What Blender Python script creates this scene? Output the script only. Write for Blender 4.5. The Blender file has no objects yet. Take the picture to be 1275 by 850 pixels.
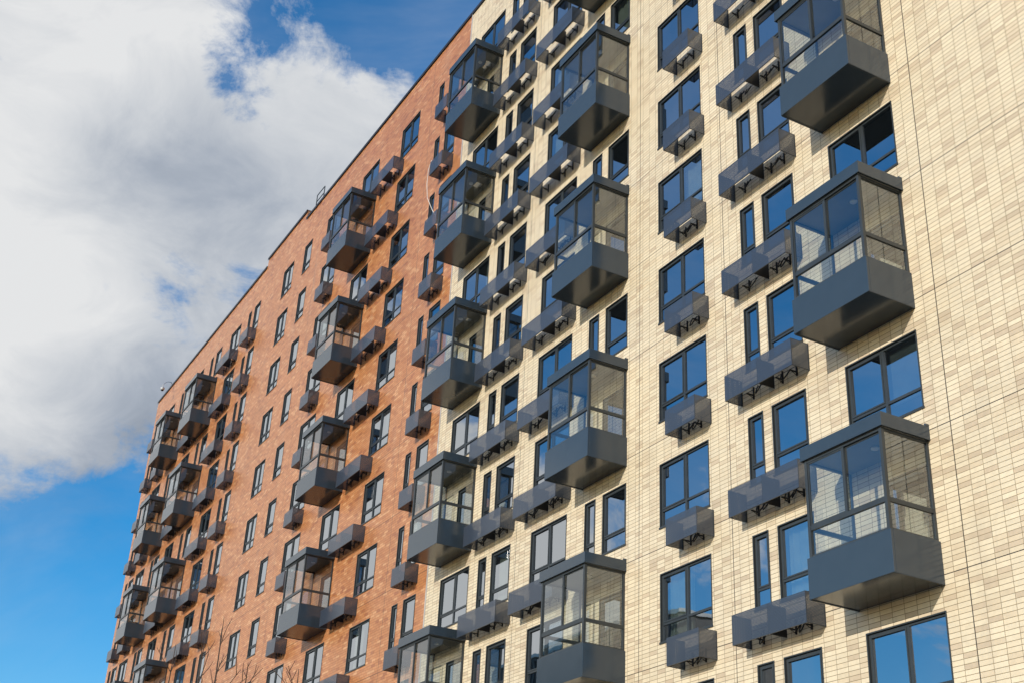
import bpy, math, random
from mathutils import Vector, Matrix, noise
random.seed(7)
SC = bpy.context.scene
COL = SC.collection
CAMZ = 1.6
Z0 = 28.186 + CAMZ            # height of the window heads of row 0
PITCH = 3.0
def zr(r): return Z0 - PITCH * r

# ------------------------------------------------------------------ materials
def new_mat(name):
    m = bpy.data.materials.new(name); m.use_nodes = True
    nt = m.node_tree; nt.nodes.clear()
    return m, nt
def N(nt, t, **kw):
    n = nt.nodes.new(t)
    for k, v in kw.items(): setattr(n, k, v)
    return n
def mth(nt, op, a, b=None, c=None, clamp=False):
    n = N(nt, 'ShaderNodeMath', operation=op, use_clamp=clamp)
    for i, v in enumerate((a, b, c)):
        if v is None: continue
        if isinstance(v, (int, float)): n.inputs[i].default_value = v
        else: nt.links.new(v, n.inputs[i])
    return n.outputs[0]
def ramp(nt, fac, stops, interp='LINEAR'):
    n = N(nt, 'ShaderNodeValToRGB'); n.color_ramp.interpolation = interp
    el = n.color_ramp.elements
    while len(el) < len(stops): el.new(0.5)
    for e, (p, c) in zip(el, stops):
        e.position = p; e.color = (*c, 1)
    nt.links.new(fac, n.inputs[0]); return n.outputs[0]
def mixc(nt, fac, a, b, blend='MIX'):
    n = N(nt, 'ShaderNodeMix', data_type='RGBA', blend_type=blend)
    for s, v in ((n.inputs[0], fac), (n.inputs[6], a), (n.inputs[7], b)):
        if isinstance(v, (int, float)): s.default_value = v
        elif isinstance(v, tuple): s.default_value = (*v, 1)
        else: nt.links.new(v, s)
    return n.outputs[2]
def maprange(nt, v, a, b, c=0.0, d=1.0, interp='SMOOTHSTEP'):
    n = N(nt, 'ShaderNodeMapRange', interpolation_type=interp)
    nt.links.new(v, n.inputs[0])
    for i, x in enumerate((a, b, c, d)): n.inputs[i + 1].default_value = x
    return n.outputs[0]
def sepxyz(nt, v):
    n = N(nt, 'ShaderNodeSeparateXYZ'); nt.links.new(v, n.inputs[0]); return n.outputs
def objcoord(nt):
    return N(nt, 'ShaderNodeTexCoord').outputs['Object']
def principled(nt, **kw):
    b = N(nt, 'ShaderNodeBsdfPrincipled'); o = N(nt, 'ShaderNodeOutputMaterial')
    nt.links.new(b.outputs[0], o.inputs[0])
    for k, v in kw.items():
        s = b.inputs[k.replace('_', ' ')]
        if isinstance(v, tuple): s.default_value = (*v, 1)
        elif isinstance(v, (int, float)): s.default_value = v
        else: nt.links.new(v, s)
    return b

TW, TH = 0.3333, PITCH / 29.0
def tile_material(name, tones, joint, seam_col, vseams, running, rough, spec, jw=0.0075, u0=0.0):
    """clinker tiles: TW x TH, every course and every tile with its own fired tone"""
    m, nt = new_mat(name)
    x, y, z = sepxyz(nt, objcoord(nt))
    v = mth(nt, 'DIVIDE', mth(nt, 'SUBTRACT', z, zr(0) - 2.31), TH)
    row = mth(nt, 'FLOOR', v)
    u = mth(nt, 'DIVIDE', mth(nt, 'ADD', mth(nt, 'ADD', x, y), -u0), TW)
    if running:
        u = mth(nt, 'ADD', u, mth(nt, 'MULTIPLY', mth(nt, 'MODULO', mth(nt, 'ADD', row, 4000), 2.0), 0.5))
    colm = mth(nt, 'FLOOR', u)
    fu = mth(nt, 'FRACT', u); fv = mth(nt, 'FRACT', v)
    du = mth(nt, 'MULTIPLY', mth(nt, 'MINIMUM', fu, mth(nt, 'SUBTRACT', 1.0, fu)), TW)
    dv = mth(nt, 'MULTIPLY', mth(nt, 'MINIMUM', fv, mth(nt, 'SUBTRACT', 1.0, fv)), TH)
    d = mth(nt, 'MINIMUM', du, dv)
    tile = maprange(nt, d, jw * 0.35, jw * 0.75)
    cv = N(nt, 'ShaderNodeCombineXYZ'); nt.links.new(colm, cv.inputs[0]); nt.links.new(row, cv.inputs[1])
    wn = N(nt, 'ShaderNodeTexWhiteNoise', noise_dimensions='2D'); nt.links.new(cv.outputs[0], wn.inputs[0])
    tone = ramp(nt, wn.outputs['Value'], tones, 'CONSTANT')
    # slight clouding inside every tile and slow staining over the wall
    ns = N(nt, 'ShaderNodeTexNoise'); ns.inputs['Scale'].default_value = 9.0; ns.inputs['Detail'].default_value = 4
    nl = N(nt, 'ShaderNodeTexNoise'); nl.inputs['Scale'].default_value = 0.35; nl.inputs['Detail'].default_value = 5
    oc = objcoord(nt); nt.links.new(oc, ns.inputs[0]); nt.links.new(oc, nl.inputs[0])
    g = mth(nt, 'MULTIPLY', maprange(nt, ns.outputs[0], 0.3, 0.7, 0.94, 1.05, 'LINEAR'),
            maprange(nt, nl.outputs[0], 0.3, 0.7, 0.93, 1.05, 'LINEAR'))
    w2 = N(nt, 'ShaderNodeSeparateColor'); nt.links.new(wn.outputs['Color'], w2.inputs[0])
    g = mth(nt, 'MULTIPLY', g, maprange(nt, w2.outputs[1], 0, 1, 0.95, 1.05, 'LINEAR'))
    gc = N(nt, 'ShaderNodeCombineColor')
    for i in range(3): nt.links.new(g, gc.inputs[i])
    tone = mixc(nt, 1.0, tone, gc.outputs[0], 'MULTIPLY')
    st = N(nt, 'ShaderNodeTexNoise'); st.inputs['Scale'].default_value = 1.0; st.inputs['Detail'].default_value = 6
    mp = N(nt, 'ShaderNodeMapping'); mp.inputs['Scale'].default_value = (2.2, 2.2, .16); nt.links.new(oc, mp.inputs[0]); nt.links.new(mp.outputs[0], st.inputs[0])
    tone = mixc(nt, maprange(nt, st.outputs[0], .56, .78, 0, .22, 'LINEAR'), tone, (.30, .25, .20))
    c = mixc(nt, tile, joint, tone)
    # movement joints: one per storey, some vertical
    fz = mth(nt, 'FRACT', mth(nt, 'ADD', mth(nt, 'DIVIDE', mth(nt, 'SUBTRACT', z, zr(0) - 2.31), PITCH), 0.5))
    sm = mth(nt, 'LESS_THAN', mth(nt, 'ABSOLUTE', mth(nt, 'SUBTRACT', fz, 0.5)), 0.010 / PITCH)
    for xs in vseams:
        s = mth(nt, 'LESS_THAN', mth(nt, 'ABSOLUTE', mth(nt, 'SUBTRACT', x, xs)), 0.012)
        sm = mth(nt, 'MAXIMUM', sm, s)
    c = mixc(nt, sm, c, seam_col)
    hgt = mth(nt, 'MULTIPLY', tile, mth(nt, 'SUBTRACT', 1.0, sm))
    hgt = mth(nt, 'ADD', hgt, mth(nt, 'MULTIPLY', ns.outputs[0], 0.12))
    bp = N(nt, 'ShaderNodeBump'); bp.inputs['Strength'].default_value = 0.6; bp.inputs['Distance'].default_value = 0.004
    nt.links.new(hgt, bp.inputs['Height'])
    b = principled(nt, Base_Color=c, Specular_IOR_Level=spec)
    r = maprange(nt, tile, 0, 1, 0.85, rough, 'LINEAR'); nt.links.new(r, b.inputs['Roughness'])
    nt.links.new(bp.outputs[0], b.inputs['Normal'])
    return m

M = {}
M['cream'] = tile_material('cream clinker tile',
    [(0, (.65, .565, .41)), (.52, (.63, .54, .385)), (.74, (.585, .49, .345)), (.88, (.52, .425, .30))],
    (.20, .155, .09), (.05, .042, .03), [-16.38, -23.28, -27.2, -33.95], False, .38, .5, jw=.0105, u0=-16.38)
M['orange'] = tile_material('orange clinker tile',
    [(0, (.425, .178, .066)), (.42, (.375, .148, .053)), (.62, (.465, .208, .084)), (.85, (.54, .280, .130)), (.94, (.31, .112, .042))],
    (.22, .10, .05), (.05, .03, .02), [-43.93, -57.6, -66.1, -79.0 + 3.6], True, .33, .6, u0=-43.93)

def metal(name, col, rough, metallic, spec=.5, bump=0.0, var=.1):
    m, nt = new_mat(name)
    ns = N(nt, 'ShaderNodeTexNoise'); ns.inputs['Scale'].default_value = 2.2; ns.inputs['Detail'].default_value = 6
    nt.links.new(objcoord(nt), ns.inputs[0])
    k = maprange(nt, ns.outputs[0], .3, .7, 1 - var, 1 + var, 'LINEAR')
    kc = N(nt, 'ShaderNodeCombineColor')
    for i in range(3): nt.links.new(k, kc.inputs[i])
    c = mixc(nt, 1.0, col, kc.outputs[0], 'MULTIPLY')
    b = principled(nt, Base_Color=c, Metallic=metallic, Specular_IOR_Level=spec)
    nt.links.new(maprange(nt, ns.outputs[0], .3, .7, rough * .9, rough * 1.12, 'LINEAR'), b.inputs['Roughness'])
    if bump:
        n2 = N(nt, 'ShaderNodeTexNoise'); n2.inputs['Scale'].default_value = 1.3; n2.inputs['Detail'].default_value = 1
        nt.links.new(objcoord(nt), n2.inputs[0])
        bp = N(nt, 'ShaderNodeBump'); bp.inputs['Strength'].default_value = bump; bp.inputs['Distance'].default_value = .02
        nt.links.new(n2.outputs[0], bp.inputs['Height']); nt.links.new(bp.outputs[0], b.inputs['Normal'])
    return m
M['box'] = metal('anthracite coated sheet', (.034, .050, .067), .17, .0, .6, .04, .04)
M['frame'] = metal('anthracite window profile', (.035, .042, .046), .35, .1)
M['coping'] = metal('dark roof flashing', (.022, .018, .018), .45, .2)
M['black'] = metal('black steel', (.012, .012, .013), .5, .0)
M['strip'] = metal('pale zinc strip', (.50, .50, .49), .4, .3)
M['white'] = metal('white enamel', (.72, .72, .70), .4, .0)
M['hose'] = metal('black rubber hose', (.010, .010, .010), .6, .0)
M['cable'] = metal('white plastic cable', (.70, .69, .66), .5, .0)
M['ceiling'] = metal('painted soffit', (.23, .23, .215), .6, .0)
M['render'] = metal('grey render', (.22, .21, .20), .8, .0)
M['dark_render'] = metal('dark ribbed cladding', (.07, .075, .08), .6, .0)

def perf_mat():
    m, nt = new_mat('perforated sheet')
    x, y, z = sepxyz(nt, objcoord(nt))
    P = 0.034
    # hexagonal rows of round holes, in the plane of whichever panel this is
    vv = mth(nt, 'DIVIDE', z, P * .866)
    rw = mth(nt, 'FLOOR', vv)
    uu = mth(nt, 'ADD', mth(nt, 'DIVIDE', mth(nt, 'ADD', x, y), P), mth(nt, 'MULTIPLY', mth(nt, 'MODULO', mth(nt, 'ADD', rw, 4000), 2.0), .5))
    fu = mth(nt, 'SUBTRACT', mth(nt, 'FRACT', uu), .5)
    fv = mth(nt, 'MULTIPLY', mth(nt, 'SUBTRACT', mth(nt, 'FRACT', vv), .5), .866)
    r2 = mth(nt, 'ADD', mth(nt, 'MULTIPLY', fu, fu), mth(nt, 'MULTIPLY', fv, fv))
    hole = mth(nt, 'LESS_THAN', r2, 0.155 ** 2)
    b = N(nt, 'ShaderNodeBsdfPrincipled'); o = N(nt, 'ShaderNodeOutputMaterial')
    b.inputs['Base Color'].default_value = (.040, .052, .074, 1); b.inputs['Roughness'].default_value = .30; b.inputs['Specular IOR Level'].default_value = .9
    b.inputs['Metallic'].default_value = .15
    t = N(nt, 'ShaderNodeBsdfTransparent'); mx = N(nt, 'ShaderNodeMixShader')
    nt.links.new(hole, mx.inputs[0]); nt.links.new(b.outputs[0], mx.inputs[1]); nt.links.new(t.outputs[0], mx.inputs[2])
    nt.links.new(mx.outputs[0], o.inputs[0])
    return m
M['perf'] = perf_mat()

def glass_mat(name, tint, base_refl, ior, wob=.25):
    m, nt = new_mat(name)
    fr = N(nt, 'ShaderNodeFresnel'); fr.inputs['IOR'].default_value = ior
    ns = N(nt, 'ShaderNodeTexNoise'); ns.inputs['Scale'].default_value = 1.1; ns.inputs['Detail'].default_value = 1
    geo = N(nt, 'ShaderNodeNewGeometry'); nt.links.new(geo.outputs['Position'], ns.inputs[0])
    bp = N(nt, 'ShaderNodeBump'); bp.inputs['Strength'].default_value = wob; bp.inputs['Distance'].default_value = .006
    nt.links.new(ns.outputs[0], bp.inputs['Height'])
    gl = N(nt, 'ShaderNodeBsdfGlossy'); gl.inputs['Roughness'].default_value = 0.012
    gl.inputs['Color'].default_value = (.93, .97, 1, 1)
    nt.links.new(bp.outputs[0], gl.inputs['Normal'])
    tr = N(nt, 'ShaderNodeBsdfTransparent'); tr.inputs[0].default_value = (*tint, 1)
    f = mth(nt, 'ADD', mth(nt, 'MULTIPLY', fr.outputs[0], 1.0 - base_refl), base_refl, clamp=True)
    mx = N(nt, 'ShaderNodeMixShader'); o = N(nt, 'ShaderNodeOutputMaterial')
    nt.links.new(f, mx.inputs[0]); nt.links.new(tr.outputs[0], mx.inputs[1]); nt.links.new(gl.outputs[0], mx.inputs[2])
    nt.links.new(mx.outputs[0], o.inputs[0])
    return m
M['glass'] = glass_mat('coated double glazing', (.40, .47, .45), .48, 1.55)
M['balcony_glass'] = glass_mat('single balcony glazing', (.86, .90, .88), .16, 1.5, .15)

def simple(name, col, rough=.8):
    m, nt = new_mat(name)
    ns = N(nt, 'ShaderNodeTexNoise'); ns.inputs['Scale'].default_value = 3.0; ns.inputs['Detail'].default_value = 5
    nt.links.new(objcoord(nt), ns.inputs[0])
    a = tuple(v * .85 for v in col); bb = tuple(min(1, v * 1.12) for v in col)
    principled(nt, Base_Color=ramp(nt, ns.outputs[0], [(.3, a), (.7, bb)]), Roughness=rough)
    return m
M['room'] = simple('room plaster', (.20, .205, .19))
M['curtain'] = simple('pale curtain cloth', (.70, .69, .65))
M['bark'] = simple('grey brown bark', (.065, .042, .032))
M['asphalt'] = simple('asphalt', (.05, .05, .052))
M['grass'] = simple('winter lawn', (.07, .08, .04))
M['paving'] = simple('paving slabs', (.16, .155, .145))
M['blind'] = simple('grey roller blind', (.30, .31, .34))

# ------------------------------------------------------------------ mesh builder
class MB:
    def __init__(s): s.v = []; s.f = []; s.m = []; s.mats = []
    def mi(s, m):
        if m not in s.mats: s.mats.append(m)
        return s.mats.index(m)
    def face(s, pts, m):
        n = len(s.v); s.v += [tuple(p) for p in pts]; s.f.append(tuple(range(n, n + len(pts)))); s.m.append(s.mi(m))
    def box(s, x0, x1, y0, y1, z0, z1, m):
        n = len(s.v)
        s.v += [(x0,y0,z0),(x1,y0,z0),(x1,y1,z0),(x0,y1,z0),(x0,y0,z1),(x1,y0,z1),(x1,y1,z1),(x0,y1,z1)]
        for q in ((0,3,2,1),(4,5,6,7),(0,1,5,4),(1,2,6,5),(2,3,7,6),(3,0,4,7)):
            s.f.append(tuple(n + i for i in q)); s.m.append(s.mi(m))
    def ring(s, x0, x1, z0, z1, w, y0, y1, m, wb=None):
        wb = w if wb is None else wb
        s.box(x0, x0 + w, y0, y1, z0, z1, m); s.box(x1 - w, x1, y0, y1, z0, z1, m)
        s.box(x0 + w, x1 - w, y0, y1, z1 - w, z1, m); s.box(x0 + w, x1 - w, y0, y1, z0, z0 + wb, m)
    def tube(s, pts, r, m, seg=6):
        pts = [Vector(p) for p in pts]; rs = r if isinstance(r, (list, tuple)) else [r] * len(pts)
        base = len(s.v); up = Vector((.13, .27, .95))
        for i, p in enumerate(pts):
            t = (pts[min(i + 1, len(pts) - 1)] - pts[max(i - 1, 0)]).normalized()
            a = t.cross(up)
            if a.length < .1: a = t.cross(Vector((1, 0, 0)))
            a.normalize(); b = t.cross(a)
            for k in range(seg):
                an = 2 * math.pi * k / seg
                s.v.append(tuple(p + (a * math.cos(an) + b * math.sin(an)) * rs[i]))
        for i in range(len(pts) - 1):
            for k in range(seg):
                k2 = (k + 1) % seg
                s.f.append((base + i*seg + k, base + i*seg + k2, base + (i+1)*seg + k2, base + (i+1)*seg + k)); s.m.append(s.mi(m))
        s.f.append(tuple(base + k for k in range(seg))[::-1]); s.m.append(s.mi(m))
        s.f.append(tuple(base + (len(pts)-1)*seg + k for k in range(seg))); s.m.append(s.mi(m))
    def merge(s, o, off):
        n = len(s.v); s.v += [(a + off[0], b + off[1], c + off[2]) for a, b, c in o.v]
        mp = [s.mi(m) for m in o.mats]
        s.f += [tuple(n + i for i in f) for f in o.f]; s.m += [mp[i] for i in o.m]
    def mesh(s, name):
        me = bpy.data.meshes.new(name); me.from_pydata(s.v, [], s.f)
        for m in s.mats: me.materials.append(m)
        for p, i in zip(me.polygons, s.m): p.material_index = i
        me.update(); return me
def link(name, me, parent=None, loc=(0, 0, 0), rot=(0, 0, 0)):
    o = bpy.data.objects.new(name, me); COL.objects.link(o)
    o.location = loc; o.rotation_euler = rot
    if parent: o.parent = parent
    return o
def tag(o, label=None, cat=None, group=None, kind=None):
    for k, v in (('label', label), ('category', cat), ('group', group), ('kind', kind)):
        if v: o[k] = v
    return o
def bevel(o, w):
    md = o.modifiers.new('bevel', 'BEVEL'); md.width = w; md.segments = 2; md.limit_method = 'ANGLE'
    return o

# ------------------------------------------------------------------ camera
F = 1612.55; YAW, PIT, ROL = 1.0802911, 0.48015281, 0.05453094
CAM = Vector((0, -18.662, CAMZ))
fwd = Vector((-math.sin(YAW)*math.cos(PIT), math.cos(YAW)*math.cos(PIT), math.sin(PIT)))
rt = Vector((math.cos(YAW), math.sin(YAW), 0)); up = rt.cross(fwd)
c_, s_ = math.cos(ROL), math.sin(ROL)
R_ = c_*rt + s_*up; U_ = -s_*rt + c_*up
cam = bpy.data.cameras.new('camera'); cam.sensor_width = 36; cam.lens = F * 36 / 1275.0
cam.clip_start = .1; cam.clip_end = 3000
camo = bpy.data.objects.new('camera', cam); COL.objects.link(camo)
camo.matrix_world = Matrix(((R_.x, U_.x, -fwd.x, CAM.x), (R_.y, U_.y, -fwd.y, CAM.y), (R_.z, U_.z, -fwd.z, CAM.z), (0, 0, 0, 1)))
SC.camera = camo
def project(p):
    q = Vector(p) - CAM
    d = q.dot(fwd)
    return (637.5 + F*q.dot(R_)/d, 425 - F*q.dot(U_)/d, d)
def ray(u, v):
    return (R_*((u-637.5)/F) + U_*(-(v-425)/F) + fwd).normalized()
def seen(x0, x1, z0, z1, y=0, mg=0):
    """area in the picture of a wall rectangle, 0 when it lies outside"""
    ps = [project((x, y, z)) for x in (x0, x1) for z in (z0, z1)]
    ax0, ax1 = min(p[0] for p in ps), max(p[0] for p in ps)
    ay0, ay1 = min(p[1] for p in ps), max(p[1] for p in ps)
    w = min(ax1, 1275 + mg) - max(ax0, -mg); h = min(ay1, 850 + mg) - max(ay0, -mg)
    return w * h if w > 0 and h > 0 else 0

# ------------------------------------------------------------------ facade layout (metres along the wall, from the survey of the photo)
# (x0, x1, kind, rows)   kind: 'd' two lights, 's' one light, 'n' narrow
ALL = list(range(-3, 9)); ODD = [r for r in ALL if r % 2]; EVEN = [-2, 0, 2, 4, 6, 8]
CREAM_W = [(-19.14,-17.0,'d',ODD), (-22.55,-21.98,'n',ALL), (-21.66,-20.45,'s',ALL), (-26.24,-24.12,'d',ALL),
           (-29.94,-29.38,'n',ODD), (-29.0,-27.83,'s',ODD), (-33.0,-30.93,'d',ALL), (-36.42,-35.88,'n',ALL),
           (-35.52,-34.3,'s',ALL), (-39.18,-37.08,'d',ODD)]
ORANGE_W = [(-43.18,-42.69,'n',ALL), (-42.18,-41.15,'s',ALL), (-47.12,-45.18,'d',ALL), (-51.78,-49.76,'d',ODD),
            (-56.45,-54.41,'d',ALL), (-59.78,-58.65,'s',ALL), (-63.05,-61.45,'d',ALL), (-69.1,-68.57,'n',ALL),
            (-68.02,-66.95,'s',ALL), (-72.43,-70.5,'d',ALL), (-76.5,-75.95,'n',ODD), (-75.35,-74.2,'s',ODD),
            (-79.85,-78.03,'d',ALL), (-83.1,-82.52,'n',ODD), (-82.3,-81.15,'s',ODD), (-86.83,-84.7,'d',ALL),
            (-89.6,-89.05,'n',ALL), (-88.65,-87.45,'s',ALL)]
CREAM_B = [(-19.3,-16.95), (-30.1,-27.8), (-39.3,-37.0)]
ORANGE_B = [(-52.0,-49.65), (-76.75,-74.2), (-83.5,-81.15)]
CREAM_A = [(-22.75,-20.28), (-25.26,-23.98), (-33.3,-30.75), (-36.6,-34.1)]
ORANGE_A = [(-42.27,-41.12), (-49.15,-46.6), (-55.48,-54.36), (-68.43,-67.0), (-72.85,-70.3), (-79.55,-77.0),
            (-85.85,-84.5), (-88.65,-87.4)]
WH = 1.78
BD = 1.3          # depth of the glazed balconies
AD = 0.53         # depth of the baskets
MG = 260

# ------------------------------------------------------------------ window
def window_frame(w, h, kind, door=False):
    b = MB(); fm = M['frame']
    b.ring(-.004, w+.004, -h-.004, .004, .028, -.012, .20, fm)            # metal lining of the opening
    b.box(-.02, w+.02, -.03, -.0125, -h-.02, -h+.03, fm)                  # sill drip
    a, c, t, q = .03, w-.03, -.03, -h+.03
    b.ring(a, c, q, t, .042, .035, .115, fm)
    zt = t - (h-.06)*.74
    b.box(a+.042, c-.042, .037, .113, zt-.03, zt+.03, fm)
    if kind == 'd':
        xm = w*.515
        b.box(xm-.036, xm+.036, .033, .116, q+.042, t-.042, fm)
        sash = [(a+.044, xm-.038)]
    else: sash = [(a+.044, c-.044)]
    for (s0, s1) in sash: b.ring(s0, s1, zt+.032, t-.044, .036, .022, .085, fm)
    return b
def window_pane(w, h, kind):
    b = MB(); g = M['glass']; a, c, t, q = .06, w-.06, -.06, -h+.06
    zt = -.03 - (h-.06)*.74
    cols = [(a, w*.515), (w*.515, c)] if kind == 'd' else [(a, c)]
    for i, (x0, x1) in enumerate(cols):
        for j, (z0, z1) in enumerate(((q, zt), (zt, t))):
            y = .066
            b.face([(x0, y, z0), (x1, y, z0), (x1, y, z1), (x0, y, z1)], g)
    return b
def window_room(w, h):
    b = MB(); m = M['room']; x0, x1, z0, z1, y0, y1 = -.2, w+.2, -h-.5, .22, .205, 2.6
    if h > 2: z0 = -h - .02
    P = lambda x, y, z: (x, y, z)
    b.face([P(x0,y1,z0),P(x1,y1,z0),P(x1,y1,z1),P(x0,y1,z1)], m)
    b.face([P(x0,y0,z1),P(x1,y0,z1),P(x1,y1,z1),P(x0,y1,z1)], M['ceiling'])
    b.face([P(x0,y0,z0),P(x1,y0,z0),P(x1,y1,z0),P(x0,y1,z0)], m)
    b.face([P(x0,y0,z0),P(x0,y1,z0),P(x0,y1,z1),P(x0,y0,z1)], m)
    b.face([P(x1,y0,z0),P(x1,y1,z0),P(x1,y1,z1),P(x1,y0,z1)], m)
    # inner face of the wall around the opening
    b.face([P(x0,y0,z0),P(.0,y0,z0),P(.0,y0,z1),P(x0,y0,z1)], m); b.face([P(w,y0,z0),P(x1,y0,z0),P(x1,y0,z1),P(w,y0,z1)], m)
    b.face([P(0,y0,0),P(w,y0,0),P(w,y0,z1),P(0,y0,z1)], m); b.face([P(0,y0,z0),P(w,y0,z0),P(w,y0,-h),P(0,y0,-h)], m)
    return b
def curtain_mb(w, h, side, cover):
    b = MB(); n = 14; cw = w * cover
    x0 = .06 if side < 0 else w - .06 - cw
    pts = [(x0 + cw*i/n, .27 + .025*math.sin(i*2.1) + .01*math.sin(i*5.3)) for i in range(n+1)]
    for i in range(n):
        (xa, ya), (xb, yb) = pts[i], pts[i+1]
        b.face([(xa,ya,-h-.3),(xb,yb,-h-.3),(xb,yb,.15),(xa,ya,.15)], M['curtain'])
        b.face([(xa,ya+.012,-h-.3),(xa,ya+.012,.15),(xb,yb+.012,.15),(xb,yb+.012,-h-.3)], M['curtain'])
    return b
def blind_mb(w, h, x0, x1, drop):
    b = MB(); b.box(x0, x1, .22, .226, -drop, .05, M['blind']); b.tube([(x0, .225, -drop), (x1, .225, -drop)], .012, M['frame']); return b

wmesh = {}
def win_meshes(w, h, kind):
    k = (round(w, 3), round(h, 3), kind)
    if k not in wmesh:
        f, p, r = window_frame(w, h, kind), window_pane(w, h, kind), window_room(w, h)
        wmesh[k] = (f, p, r, f.mesh('window'), p.mesh('pane'), r.mesh('room_recess'))
    return wmesh[k]

# ------------------------------------------------------------------ glazed balcony (origin: left edge, wall face, window-head height)
def balcony_meshes(w):
    bm, fm = M['box'], M['frame']; zt, zb = -1.65, -2.505
    p = MB()   # solid parapet box, open at the top
    p.box(0, w, -BD, -BD+.06, zb, zt, bm); p.box(0, .06, -BD+.06, -.003, zb, zt, bm); p.box(w-.06, w, -BD+.06, -.003, zb, zt, bm)
    p.box(.06, w-.06, -BD+.06, -.003, zb+.006, zb+.16, bm)
    p.box(.0, .035, -BD+.02, -.003, zb-.012, zb-.0005, bm); p.box(w-.035, w, -BD+.02, -.003, zb-.012, zb-.0005, bm)
    c = MB()
    c.box(-.02, w+.02, -BD-.02, -.003, .49, .765, bm)
    c.box(-.024, -.004, -BD-.024, -.003, .465, .49, bm); c.box(w+.004, w+.024, -BD-.024, -.003, .465, .49, bm)
    c.box(-.004, w+.004, -BD-.024, -BD-.004, .465, .49, bm)
    c.box(w-.02, w+.022, -.10, -.0035, .7655, .815, bm)
    s = MB()   # painted soffit inside the canopy
    s.box(.06, w-.06, -BD+.04, -.004, .462, .4885, M['ceiling'])
    lamp = MB()
    for (lx, ly) in ((w*.62, -.62),):
        n = 14
        for k in range(n):
            a0, a1 = 2*math.pi*k/n, 2*math.pi*(k+1)/n
            r = .085
            lamp.face([(lx, ly, .42), (lx+r*math.cos(a1), ly+r*math.sin(a1), .43), (lx+r*math.cos(a0), ly+r*math.sin(a0), .43)], M['white'])
            lamp.face([(lx+r*math.cos(a0), ly+r*math.sin(a0), .43), (lx+r*math.cos(a1), ly+r*math.sin(a1), .43),
                    (lx+r*math.cos(a1), ly+r*math.sin(a1), .4615), (lx+r*math.cos(a0), ly+r*math.sin(a0), .4615)], M['white'])
    f = MB(); a = .045; yo = -BD+.03; top = .462
    f.box(a, a+.075, yo, yo+.075, zt, top, fm); f.box(w-a-.075, w-a, yo, yo+.075, zt, top, fm)     # corner posts
    f.box(a, a+.05, -.055, -.003, zt, top, fm); f.box(w-a-.05, w-a, -.055, -.003, zt, top, fm)     # wall posts
    xl, xr = a+.075, w-a-.075
    for (z0, z1) in ((-1.075, -.975), (zt, zt+.05), (top-.055, top)):
        f.box(xl, xr, yo+.008, yo+.068, z0, z1, fm)
        f.box(a+.008, a+.062, yo+.075, -.055, z0+.004, z1-.004, fm); f.box(w-a-.062, w-a-.008, yo+.075, -.055, z0+.004, z1-.004, fm)
    xm = w*.505
    f.box(xm-.022, xm+.022, yo+.012, yo+.06, -.975, top-.055, fm)
    f.ring(xl+.002, xm-.024, -.973, top-.057, .032, yo+.02, yo+.05, fm); f.ring(xm-.04, xr-.002, -.973, top-.057, .03, yo+.052, yo+.074, fm)
    g = MB(); gm = M['balcony_glass']
    def fr(x0, x1, y, z0, z1): g.face([(x0,y,z0),(x1,y,z0),(x1,y,z1),(x0,y,z1)], gm)
    fr(xl, xm, yo+.034, -.97, top-.05); fr(xm, xr, yo+.062, -.97, top-.05); fr(xl, xr, yo+.036, zt+.04, -1.07)
    for x in (a+.036, w-a-.036):
        for (z0, z1) in ((-.98, top-.05), (zt+.04, -1.07)):
            g.face([(x, yo+.07, z0), (x, -.05, z0), (x, -.05, z1), (x, yo+.07, z1)], gm)
    return dict(balcony=p, canopy=c, soffit=s, ceiling_lamp=lamp, glazing_frame=f, glazing=g)

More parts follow.
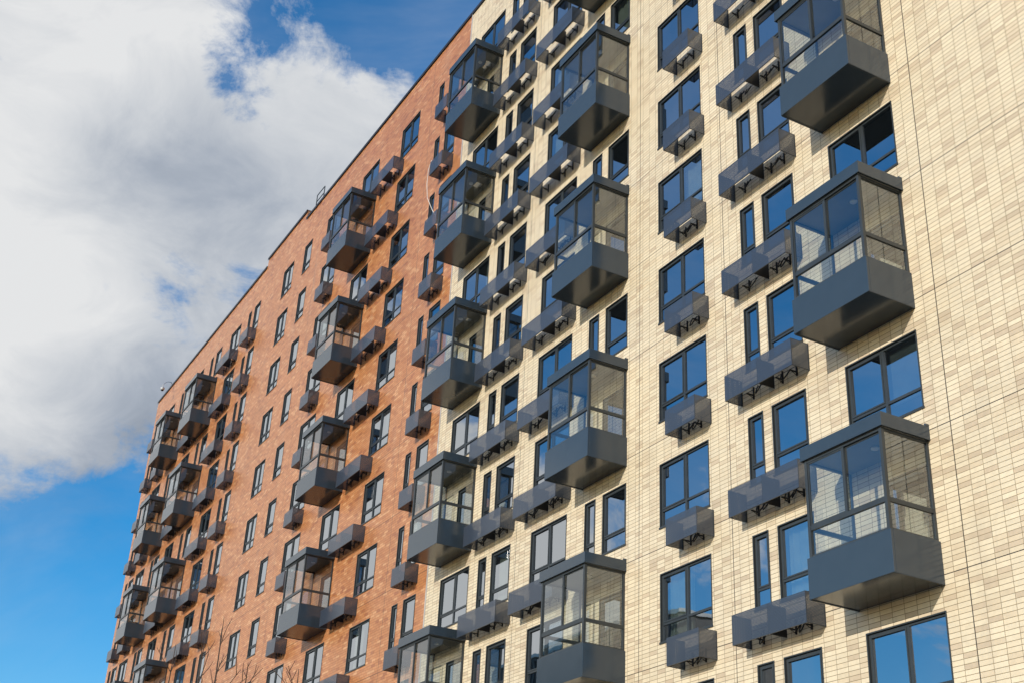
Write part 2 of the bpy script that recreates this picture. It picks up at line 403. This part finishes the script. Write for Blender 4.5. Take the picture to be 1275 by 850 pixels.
# ------------------------------------------------------------------ perforated basket for air conditioners
def basket_meshes(w, variant=0, fine=True):
    z1, z0 = -1.93, -2.605; pm, fm = M['perf'], M['frame']
    dbl = w > 1.8; rr = random.Random(variant*17 + int(w*100))
    p = MB()
    cuts = [0, w/2, w] if dbl else [0, w]
    def panel_x(x0, x1, y):
        p.face([(x0,y,z0),(x1,y,z0),(x1,y,z1),(x0,y,z1)], pm)
        for (a, b2, c, d) in ((x0, x1, z1-.008, z1+.004), (x0, x1, z0-.004, z0+.008)): p.box(a, b2, y+.0005, y+.022, c, d, fm)
        p.box(x0, x0+.006, y+.0005, y+.022, z0+.008, z1-.008, fm); p.box(x1-.006, x1, y+.0005, y+.022, z0+.008, z1-.008, fm)
    for x0, x1 in zip(cuts, cuts[1:]): panel_x(x0+.002, x1-.002, -AD)
    for x, sgn in ((0.0, 1), (w, -1)):
        p.face([(x,-AD,z0),(x,-.01,z0),(x,-.01,z1),(x,-AD,z1)], pm)
        e = sorted((x, x + sgn*.02))
        p.box(e[0]+.0005, e[1], -AD+.023, -.01, z1-.006, z1+.003, fm); p.box(e[0]+.0005, e[1], -AD+.023, -.01, z0-.003, z0+.006, fm)
        p.box(e[0]+.0005, e[1]+.01, -.02, -.003, z0, z1, fm)
    dv = MB()
    if dbl: dv.box(w/2-.006, w/2+.006, -AD+.03, -.012, z0+.01, z1-.01, M['black'])
    br = MB(); bk = M['black']      # one bracket: wall bar, arm and strut
    br.box(0, .032, -.04, -.003, z0+.02, z0+.34, bk)
    br.box(0, .032, -.24, -.04, z0+.10, z0+.13, bk)
    br.tube([(.016, -.04, z0+.04), (.016, -.18, z0+.10)], .009, bk, 5)
    offs = ([.46, w/2+.30, w/2+.80] if dbl else [.34, w-.42])
    ho = MB()                       # one looped hose
    pts = [(-.16+.32*(t/6)**1.3, -.05-.13*math.sin(t*math.pi/6), z0+.26-.27*math.sin(t*math.pi/6)) for t in [j*.5 for j in range(13)]]
    ho.tube(pts, .017, M['hose'], 6)
    hoffs = ([(.62, 1), (.78, .6), (w/2+.50, 1), (w/2+.62, .6)] if dbl else [(.58, 1), (.70, .6)])
    return dict(equipment_basket=p, divider=dv, bracket=br, hose=ho), offs, hoffs

# ------------------------------------------------------------------ one building
def wall_mesh(x0, x1, z0, z1, holes, mat, depth, top_extra=()):
    b = MB(); xs = {x0, x1}; zs = {z0, z1}
    for h in holes: xs |= {h[0], h[1]}; zs |= {h[2], h[3]}
    xs = sorted(xs); zs = sorted(zs)
    grid = {}
    for i in range(len(xs)-1):
        cx = (xs[i]+xs[i+1])/2
        hs = [h for h in holes if h[0] < cx < h[1]]
        run = None
        for j in range(len(zs)-1):
            cz = (zs[j]+zs[j+1])/2
            solid = not any(h[2] < cz < h[3] for h in hs)
            if solid:
                run = zs[j] if run is None else run
            if (not solid or j == len(zs)-2) and run is not None:
                e = zs[j+1] if solid else zs[j]
                b.face([(xs[i],0,run),(xs[i+1],0,run),(xs[i+1],0,e),(xs[i],0,e)], mat); run = None
    for h in holes:   # thickness of the wall round each opening
        a, c, d, e = h; y = .203
        b.face([(a,0,d),(a,0,e),(a,y,e),(a,y,d)], mat); b.face([(c,0,d),(c,y,d),(c,y,e),(c,0,e)], mat)
        b.face([(a,0,e),(c,0,e),(c,y,e),(a,y,e)], mat); b.face([(a,0,d),(a,y,d),(c,y,d),(c,0,d)], mat)
    b.face([(x0,depth,z0),(x0,depth,z1),(x1,depth,z1),(x1,depth,z0)], mat)
    b.face([(x0,0,z0),(x0,0,z1),(x0,depth,z1),(x0,depth,z0)], mat)
    b.face([(x1,0,z0),(x1,depth,z0),(x1,depth,z1),(x1,0,z1)], mat)
    return b

def building(name, label, x0, x1, ztop, mat, wins, balcs, basks, base_x, raised=None):
    root = bpy.data.objects.new(name, None); COL.objects.link(root); root.location = (base_x, 0, 0)
    tag(root, label, 'building')
    holes = []; items = []
    for (a, c, k, rows) in wins:
        for r in rows:
            if seen(a, c, zr(r)-WH, zr(r), 0, MG) <= 0: continue
            items.append((seen(a, c, zr(r)-WH, zr(r)), a, c, k, r, WH))
    for (a, c) in balcs:
        for r in EVEN:
            if seen(a, c, zr(r)-2.5, zr(r)+.7, 0, MG) <= 0: continue
            xa = a + 1.02; xc = c - .16
            items.append((seen(xa, xc, zr(r)-2.2, zr(r))*.3, xa, xc, 's', r, 2.2))
    for (_, a, c, k, r, h) in items: holes.append((a-base_x, c-base_x, zr(r)-h, zr(r)))
    wb = wall_mesh(x0-base_x, x1-base_x, 0, ztop, holes, mat, 15, )
    wall = link('wall', None or wb.mesh('wall'), root)
    # the tiling is laid out in world metres: shift the mesh origin back to the world origin
    for v in wall.data.vertices: v.co.x += base_x
    wall.location = (-base_x, 0, 0)
    # roof slab, coping
    rb = MB(); rb.box(x0-base_x+.3, x1-base_x-.3, .35, 14.6, ztop-.9, ztop-.6, M['coping'])
    link('roof', rb.mesh('roof'), root)
    cb = MB(); segs = [(x0, x1, ztop)]
    if raised:
        ra, rc, rz = raised
        segs = [(x0, ra-.02, ztop), (rc+.02, x1, ztop), (ra, rc, rz)]
        up_ = MB(); xa, xc = ra, rc
        up_.box(xa, xc, .001, 8, ztop-.0, rz, mat)
        u = link('raised_parapet', up_.mesh('raised_parapet'), root, (-base_x, 0, 0))
    for (a, c, z) in segs:
        cb.box(a-base_x-(.03 if a == x0 else 0), c-base_x, -.06, .42, z+.002, z+.05, M['coping'])
        cb.box(a-base_x-(.03 if a == x0 else 0), c-base_x, -.062, -.05, z-.11, z+.001, M['coping'])
    link('parapet_coping', cb.mesh('parapet_coping'), root)
    # windows
    items.sort(key=lambda t: -t[0])
    rng = random.Random(len(items))
    spill = MB(); n_ind = 0
    for (ar, a, c, k, r, h) in items:
        w = c - a; f, p, rm, mf, mp, mr = win_meshes(w, h, k)
        loc = (a-base_x, 0, zr(r))
        if n_ind < 100:
            n_ind += 1
            o = link('window', mf, root, loc)
            pane = link('pane', mp, o, (0, 0, 0), (rng.uniform(-.004, .004), 0, rng.uniform(-.005, .005)))
            link('room_recess', mr, o)
            q = rng.random()
            if k == 'd' and q < .42: link('curtain', curtain_mb(w, h, 1 if q < .17 else -1, rng.choice((.25, .45, .3, .5))).mesh('curtain'), o)
            elif k == 's' and h < 2 and q < .25: link('curtain', curtain_mb(w, h, -1, rng.choice((.35, .9))).mesh('curtain'), o)
            elif k == 'd' and q > .92: link('roller_blind', blind_mb(w, h, w*.53, w-.06, 1.35).mesh('roller_blind'), o)
        else:
            spill.merge(f, loc); spill.merge(p, loc); spill.merge(rm, loc)
    if spill.v:
        o = link('window', spill.mesh('window'), root); tag(o, kind='stuff')
    # balconies
    bmesh_ = {}
    for (a, c) in balcs:
        w = c - a
        for r in EVEN:
            if seen(a, c, zr(r)-2.5, zr(r)+.77, -BD/2, MG) <= 0: continue
            if round(w, 3) not in bmesh_:
                bmesh_[round(w, 3)] = {n: b.mesh(n) for n, b in balcony_meshes(w).items()}
            ms = bmesh_[round(w, 3)]
            o = link('balcony', ms['balcony'], root, (a-base_x, 0, zr(r)))
            for n in ('canopy', 'soffit', 'ceiling_lamp', 'glazing_frame', 'glazing'): 
                ch = link(n, ms[n], o)
                if n == 'canopy' : bevel(ch, .004)
            bevel(o, .005)
    # baskets
    am = {}
    for bi, (a, c) in enumerate(basks):
        w = c - a
        for r in ALL:
            if seen(a, c, zr(r)-2.65, zr(r)-1.9, -AD/2, MG) <= 0: continue
            va = (r + bi) % 3; key = (round(w, 3), va)
            if key not in am:
                d_, of_, ho_ = basket_meshes(w, va)
                am[key] = ({n: (b.mesh(n) if b.v else None) for n, b in d_.items()}, of_, ho_)
            ms, of_, ho_ = am[key]
            o = link('equipment_basket', ms['equipment_basket'], root, (a-base_x, 0, zr(r)))
            if ms['divider']: link('divider', ms['divider'], o)
            for xo in of_: link('bracket', ms['bracket'], o, (xo, 0, 0))
            if a > -58:
                for i, (xo, sg) in enumerate(ho_):
                    hrg = random.Random(bi*100 + r*7 + i)
                    if hrg.random() < .2: continue
                    hh = link('hose', ms['hose'], o, (xo + hrg.uniform(-.08, .08), 0, hrg.uniform(-.02, .05))); hh.scale = (sg*hrg.uniform(.5, 1.2), 1, 1)
                    hh.rotation_euler = (0, 0, 0)
    return root

XS = -40.25
cream = building('apartment_building', 'cream tiled apartment block with grey glazed balconies, nearer right part of the facade',
                 XS, -4.0, 40.95, M['cream'], CREAM_W, CREAM_B, CREAM_A, -22.0)
orange = building('apartment_building', 'orange brick clad apartment block adjoining the cream one, stepped parapet, farther left',
                  -90.3, XS-.07, 40.95, M['orange'], ORANGE_W, ORANGE_B, ORANGE_A, -65.0, raised=(-66.7, -60.3, 41.5))
sb = MB(); sb.box(-.0685, -.002, -.02, .1, 0, 40.9, M['strip'])
link('corner_strip', sb.mesh('corner_strip'), cream, (XS+22.0, 0, 0))
# white cable hanging from a basket of the orange block, third column from the seam
cb = MB(); zc = zr(-2)-2.5
cb.tube([(0, -.25, .45), (.08, -.35, .75), (-.02, -.50, .78), (-.12, -.56, .35), (-.14, -.56, -.4), (-.10, -.5, -1.1), (.05, -.3, -1.7), (.18, -.12, -2.1), (.22, -.06, -2.6), (.2, -.05, -3.2)], .014, M['cable'], 6)
link('cable', cb.mesh('cable'), orange, (-42.2+65, 0, zr(-2)-2.6))

# ------------------------------------------------------------------ things on the roof and the wall
t = bpy.data.objects.new('dome_camera', None); COL.objects.link(t); t.location = (-87.0, 0.1, 41.0)
tag(t, 'small white dome camera on a bent arm over the left end of the parapet', 'camera')
b = MB(); b.tube([(0, 0, 0), (.2, -.2, .2), (.7, -.55, -.05), (1.3, -.9, -.5), (1.5, -1.0, -.75), (1.55, -1.02, -.95)], .025, M['strip'], 8)
link('arm', b.mesh('arm'), t)
def dome(r, mat, squash=1.0):
    b = MB(); n, k = 16, 8
    for i in range(k):
        for j in range(n):
            q = []
            for (ii, jj) in ((i, j), (i+1, j), (i+1, j+1), (i, j+1)):
                th = math.pi*ii/k; ph = 2*math.pi*jj/n
                q.append((r*math.sin(th)*math.cos(ph), r*math.sin(th)*math.sin(ph), r*math.cos(th)*squash))
            b.face(q, mat)
    return b
o = link('housing', dome(.15, M['strip']).mesh('housing'), t, (1.55, -1.02, -1.05)); 
link('lens_dome', dome(.11, M['black']).mesh('lens_dome'), o, (0, 0, -.09))

t = bpy.data.objects.new('roof_ladder_rail', None); COL.objects.link(t); t.location = (-60.85, .6, 41.05)
tag(t, 'thin steel handrail of a roof ladder rising above the parapet', 'handrail')
for x in (0, 1.15):
    b = MB(); b.tube([(x, 0, 0), (x, 0, 2.0)], .032, M['frame'], 6); link('post', b.mesh('post'), t)
for z in (1.1, 1.55, 2.0):
    b = MB(); b.tube([(0, 0, z), (1.15, 0, z)], .028, M['frame'], 6); link('rail', b.mesh('rail'), t)

b = MB(); b.tube([(0, 0, 0), (0, 0, .75)], .06, M['frame'], 10); b.tube([(0, 0, .7), (0, 0, .78), (0, 0, .84)], [.12, .13, .03], M['frame'], 10)
b.box(-.09, .09, -.02, .2, .3, .42, M['frame'])
tag(link('vent_pipe', b.mesh('vent_pipe'), None, (-66.5, .55, 41.55)), 'short dark vent pipe on the raised part of the roof', 'vent pipe')

t = link('wall_camera', None, None, (-16.2, 0, zr(7.5)+.0)); t.location.z = 7.03
tag(t, 'black dome camera on the cream wall at the lower right edge', 'camera')
b = MB(); b.box(-.07, .07, -.03, -.002, -.07, .07, M['black']); b.tube([(0, -.03, 0), (0, -.16, .02), (0, -.26, .0)], .025, M['black'], 8)
link('arm', b.mesh('arm'), t)
link('housing', dome(.11, M['black'], .75).mesh('housing'), t, (0, -.26, .0))

# ------------------------------------------------------------------ bare young trees in front
def tree(px, py, dist, label, seed, lean=0.0):
    rg = random.Random(seed)
    d = ray(px, py); tip = CAM + d * (dist / math.hypot(d.x, d.y)); H = tip.z
    base = Vector((tip.x + lean, tip.y, 0))
    t = bpy.data.objects.new('bare_tree', None); COL.objects.link(t); t.location = base
    tag(t, label, 'tree', 'bare young trees in front of the facade')
    tr = MB(); n = 14; top = Vector((-lean, 0, H)); pts = []; rs = []
    for i in range(n+1):
        k = i/n; p = Vector((0, 0, 0)).lerp(top, k) + Vector((noise.noise(Vector((seed, k*3, 0)))*.14*k, noise.noise(Vector((seed, 7, k*3)))*.14*k, 0))*(1 - k*.6)
        if i == n: p = top
        pts.append(p); rs.append(.08*(1-k)**.95 + .008)
    tr.tube(pts, rs, M['bark'], 8); link('trunk', tr.mesh('trunk'), t)
    cr = MB()
    def branch(p, dr, L, r, lvl):
        q = [p]; dd = dr.copy(); m = 6
        for i in range(m):
            dd = (dd + Vector((rg.uniform(-.05,.05), rg.uniform(-.05,.05), .03))).normalized(); q.append(q[-1] + dd*L/m)
        cr.tube(q, [r*(1-i/m)**.8 + .006 for i in range(m+1)], M['bark'], 5)
        if lvl < 1:
            for i in range(1, m):
                if rg.random() < .45:
                    a = rg.uniform(0, 6.28); side = Vector((math.cos(a), math.sin(a), .5)).normalized()
                    branch(q[i], (dd + side*.9).normalized(), L*rg.uniform(.25, .5), r*.45, lvl+1)
    for i in range(4, n):
        for _ in range(1 + i % 2):
            a = rg.uniform(0, 6.28); k = i/n
            br = Vector((math.cos(a), math.sin(a), rg.uniform(.75, 1.15))).normalized()
            branch(pts[i], br, (1-k)*2.6 + .55, rs[i]*.45, 0)
    link('crown', cr.mesh('crown'), t)
tree(279, 768, 34, 'tallest bare young tree, thin twigs rising against the orange wall', 3)
tree(257, 786, 33, 'bare young tree close left of the tallest one, forked top', 11)
tree(219, 802, 35, 'leftmost bare young tree, its thin tip under the stacked balconies', 5, -.8)
tree(309, 826, 32, 'low bare young tree close right of the tallest one', 8)
tree(372, 832, 30, 'rightmost bare young tree, only its twig tips in view', 21)

# ------------------------------------------------------------------ ground and what the panes mirror
def sheet(name, x0, x1, y0, y1, z, m):
    b = MB(); b.face([(x0,y0,z),(x1,y0,z),(x1,y1,z),(x0,y1,z)], M[m]); o = link(name, b.mesh(name)); tag(o, kind='structure'); return o
sheet('ground', -1500, 1500, -1500, 1500, 0.0, 'grass')
sheet('pavement', -120, 30, -7, 0, .006, 'paving')
sheet('road', -400, 400, -30, -21, .006, 'asphalt')
sheet('forecourt', -120, 30, -21, -7, .004, 'asphalt')

t = bpy.data.objects.new('office_building', None); COL.objects.link(t); t.location = (-133, -60, 0)
tag(t, 'dark ribbed block across the road, only mirrored in the lower cream facade windows', 'building')
b = MB(); b.box(-26, 26, -14, 0, 0, 40, M['dark_render'])
for i in range(66): b.box(-25.8+i*.79, -25.6+i*.79, .001, .12, 29, 39.6, M['dark_render'])
link('wall', b.mesh('wall'), t)
b = MB(); b.box(-26.2, 26.2, -14.2, .2, 40.002, 40.4, M['strip']); link('roof', b.mesh('roof'), t)
wm = MB(); wm.box(-1.2, 1.2, .0, .06, 0, 1.9, M['frame']); wm.box(-1.1, 1.1, .061, .07, .1, 1.8, M['box']); wme = wm.mesh('window')
for i in range(12):
    for j in range(7): link('window', wme, t, (-23.5+i*4.25, .002, 3+j*3.6))
# ------------------------------------------------------------------ sky
SUN = Vector((.32, -1.0, .335)).normalized()
el = math.asin(SUN.z); rotz = math.atan2(SUN.x, SUN.y)
w = bpy.data.worlds.new('World'); SC.world = w; w.use_nodes = True; nt = w.node_tree; nt.nodes.clear()
sky = N(nt, 'ShaderNodeTexSky', sky_type='NISHITA', sun_disc=False)
sky.sun_elevation = el; sky.sun_rotation = rotz; sky.altitude = 100; sky.air_density = 1.0; sky.dust_density = .7; sky.ozone_density = 2.5
hs = N(nt, 'ShaderNodeHueSaturation'); hs.inputs['Saturation'].default_value = 1.5; nt.links.new(sky.outputs[0], hs.inputs['Color'])
bg = N(nt, 'ShaderNodeBackground'); bg.inputs[1].default_value = .15; nt.links.new(hs.outputs[0], bg.inputs[0])
gen = N(nt, 'ShaderNodeTexCoord').outputs['Generated']
nrm = N(nt, 'ShaderNodeVectorMath', operation='NORMALIZE'); nt.links.new(gen, nrm.inputs[0]); D = nrm.outputs[0]
def blob(d, radius, amp):
    v = Vector(d).normalized()
    n = N(nt, 'ShaderNodeVectorMath', operation='DOT_PRODUCT'); nt.links.new(D, n.inputs[0]); n.inputs[1].default_value = v
    return maprange(nt, n.outputs['Value'], math.cos(math.radians(radius)), 1.0, 0, amp)
def fbm(scale, detail, rough, dist=0.0, off=(0, 0, 0)):
    mp = N(nt, 'ShaderNodeMapping'); mp.inputs['Location'].default_value = off; mp.inputs['Scale'].default_value = (1, 1, 1.5)
    nt.links.new(D, mp.inputs[0])
    n = N(nt, 'ShaderNodeTexNoise'); n.inputs['Scale'].default_value = scale; n.inputs['Detail'].default_value = detail
    n.inputs['Roughness'].default_value = rough; n.inputs['Distortion'].default_value = dist
    nt.links.new(mp.outputs[0], n.inputs[0]); return n.outputs[0]
dens = mth(nt, 'ADD', mth(nt, 'MULTIPLY', mth(nt, 'SUBTRACT', fbm(6.5, 14, .64, .5, (3.1, 1.7, .4)), .5), 2.7), mth(nt, 'MULTIPLY', mth(nt, 'SUBTRACT', fbm(19.0, 10, .66, .5, (1.1, 4.7, 2.4)), .5), 1.0))
BL = [ray(60,20),7,.5], [(.5,-1,.55),62,-.9], [(.9,-.1,.6),50,-.7], [ray(40,120),25,.26], [ray(230,300),11,.30], [ray(90,420),11,.42], [ray(330,200),7,.20], [ray(450,150),6,.26], [ray(270,420),6,-.16], \
     [ray(570,0),7.5,-.6], [ray(325,90),3.4,-.28], [ray(395,10),4.5,-.34], [ray(230,20),4,.15], [ray(100,660),3.5,-.25], [ray(60,540),6,.27], [ray(60,820),11.5,-.62], [ray(95,690),1.8,.35], [ray(190,520),2.6,-.35], \
     [(-62,-20,18),19,1.0], [(-41,-18.6,24),10,-.6], [(-46,-18.6,32),12,-.6], [(-80,-22,24),20,.8], [(-60,-18.6,34),14,.6], [(-35,-18.6,26),20,-.45], [(-22,-18.6,12),22,-.18], [(-33,-18.6,10.5),5,.55], [(-62,-18.6,38),12,.3]
acc = dens
for b_ in BL: acc = mth(nt, 'ADD', acc, blob(*b_))
cover = maprange(nt, acc, -.10, .50)
veil = mth(nt, 'MULTIPLY', maprange(nt, fbm(2.2, 7, .6, .8, (9.1, 2.2, 3.3)), .38, .72, .03, .36), .9)
cover = mth(nt, 'MAXIMUM', cover, veil)
# shade: thick parts and the undersides are grey, rims and tops white
sh = mth(nt, 'MULTIPLY', mth(nt, 'SUBTRACT', fbm(2.6, 6, .5, .2, (.3, 5.2, 2.2)), .5), 1.1)
SB = [(-60,-22,20),22,-.8], [ray(280,330),11,.46], [ray(70,570),7.5,.65], [ray(170,180),8,.14], [ray(20,430),6.5,-.55], [ray(60,300),7,-.16], [ray(30,60),8,-.1], [ray(180,20),6,-.25], [ray(440,110),7,-.15]
sa = mth(nt, 'ADD', mth(nt, 'ADD', sh, mth(nt, 'MULTIPLY', mth(nt, 'SUBTRACT', fbm(11, 10, .6, .6, (7.3, 1.2, 5.2)), .5), 1.15)), .21)
for b_ in SB: sa = mth(nt, 'ADD', sa, blob(*b_))
ccol = ramp(nt, sa, [(0.0, (.86, .87, .88)), (.35, (.68, .71, .75)), (.75, (.44, .49, .57)), (1.0, (.33, .38, .46))])
bgc = N(nt, 'ShaderNodeBackground'); bgc.inputs[1].default_value = .70; nt.links.new(ccol, bgc.inputs[0])
mx = N(nt, 'ShaderNodeMixShader'); nt.links.new(cover, mx.inputs[0]); nt.links.new(bg.outputs[0], mx.inputs[1]); nt.links.new(bgc.outputs[0], mx.inputs[2])
wo = N(nt, 'ShaderNodeOutputWorld'); nt.links.new(mx.outputs[0], wo.inputs[0])

sl = bpy.data.lights.new('sun', 'SUN'); sl.energy = 2.9; sl.angle = math.radians(.5); sl.color = (1.0, .925, .82)
so = bpy.data.objects.new('sun', sl); COL.objects.link(so); so.rotation_euler = SUN.to_track_quat('Z', 'Y').to_euler()
so.location = (20, -60, 60)

vs = SC.view_settings; vs.view_transform = 'Standard'; vs.look = 'None'; vs.exposure = .37; vs.gamma = 1; vs.use_curve_mapping = False
SC.cycles.max_bounces = 8; SC.cycles.transparent_max_bounces = 16; SC.cycles.use_denoising = True
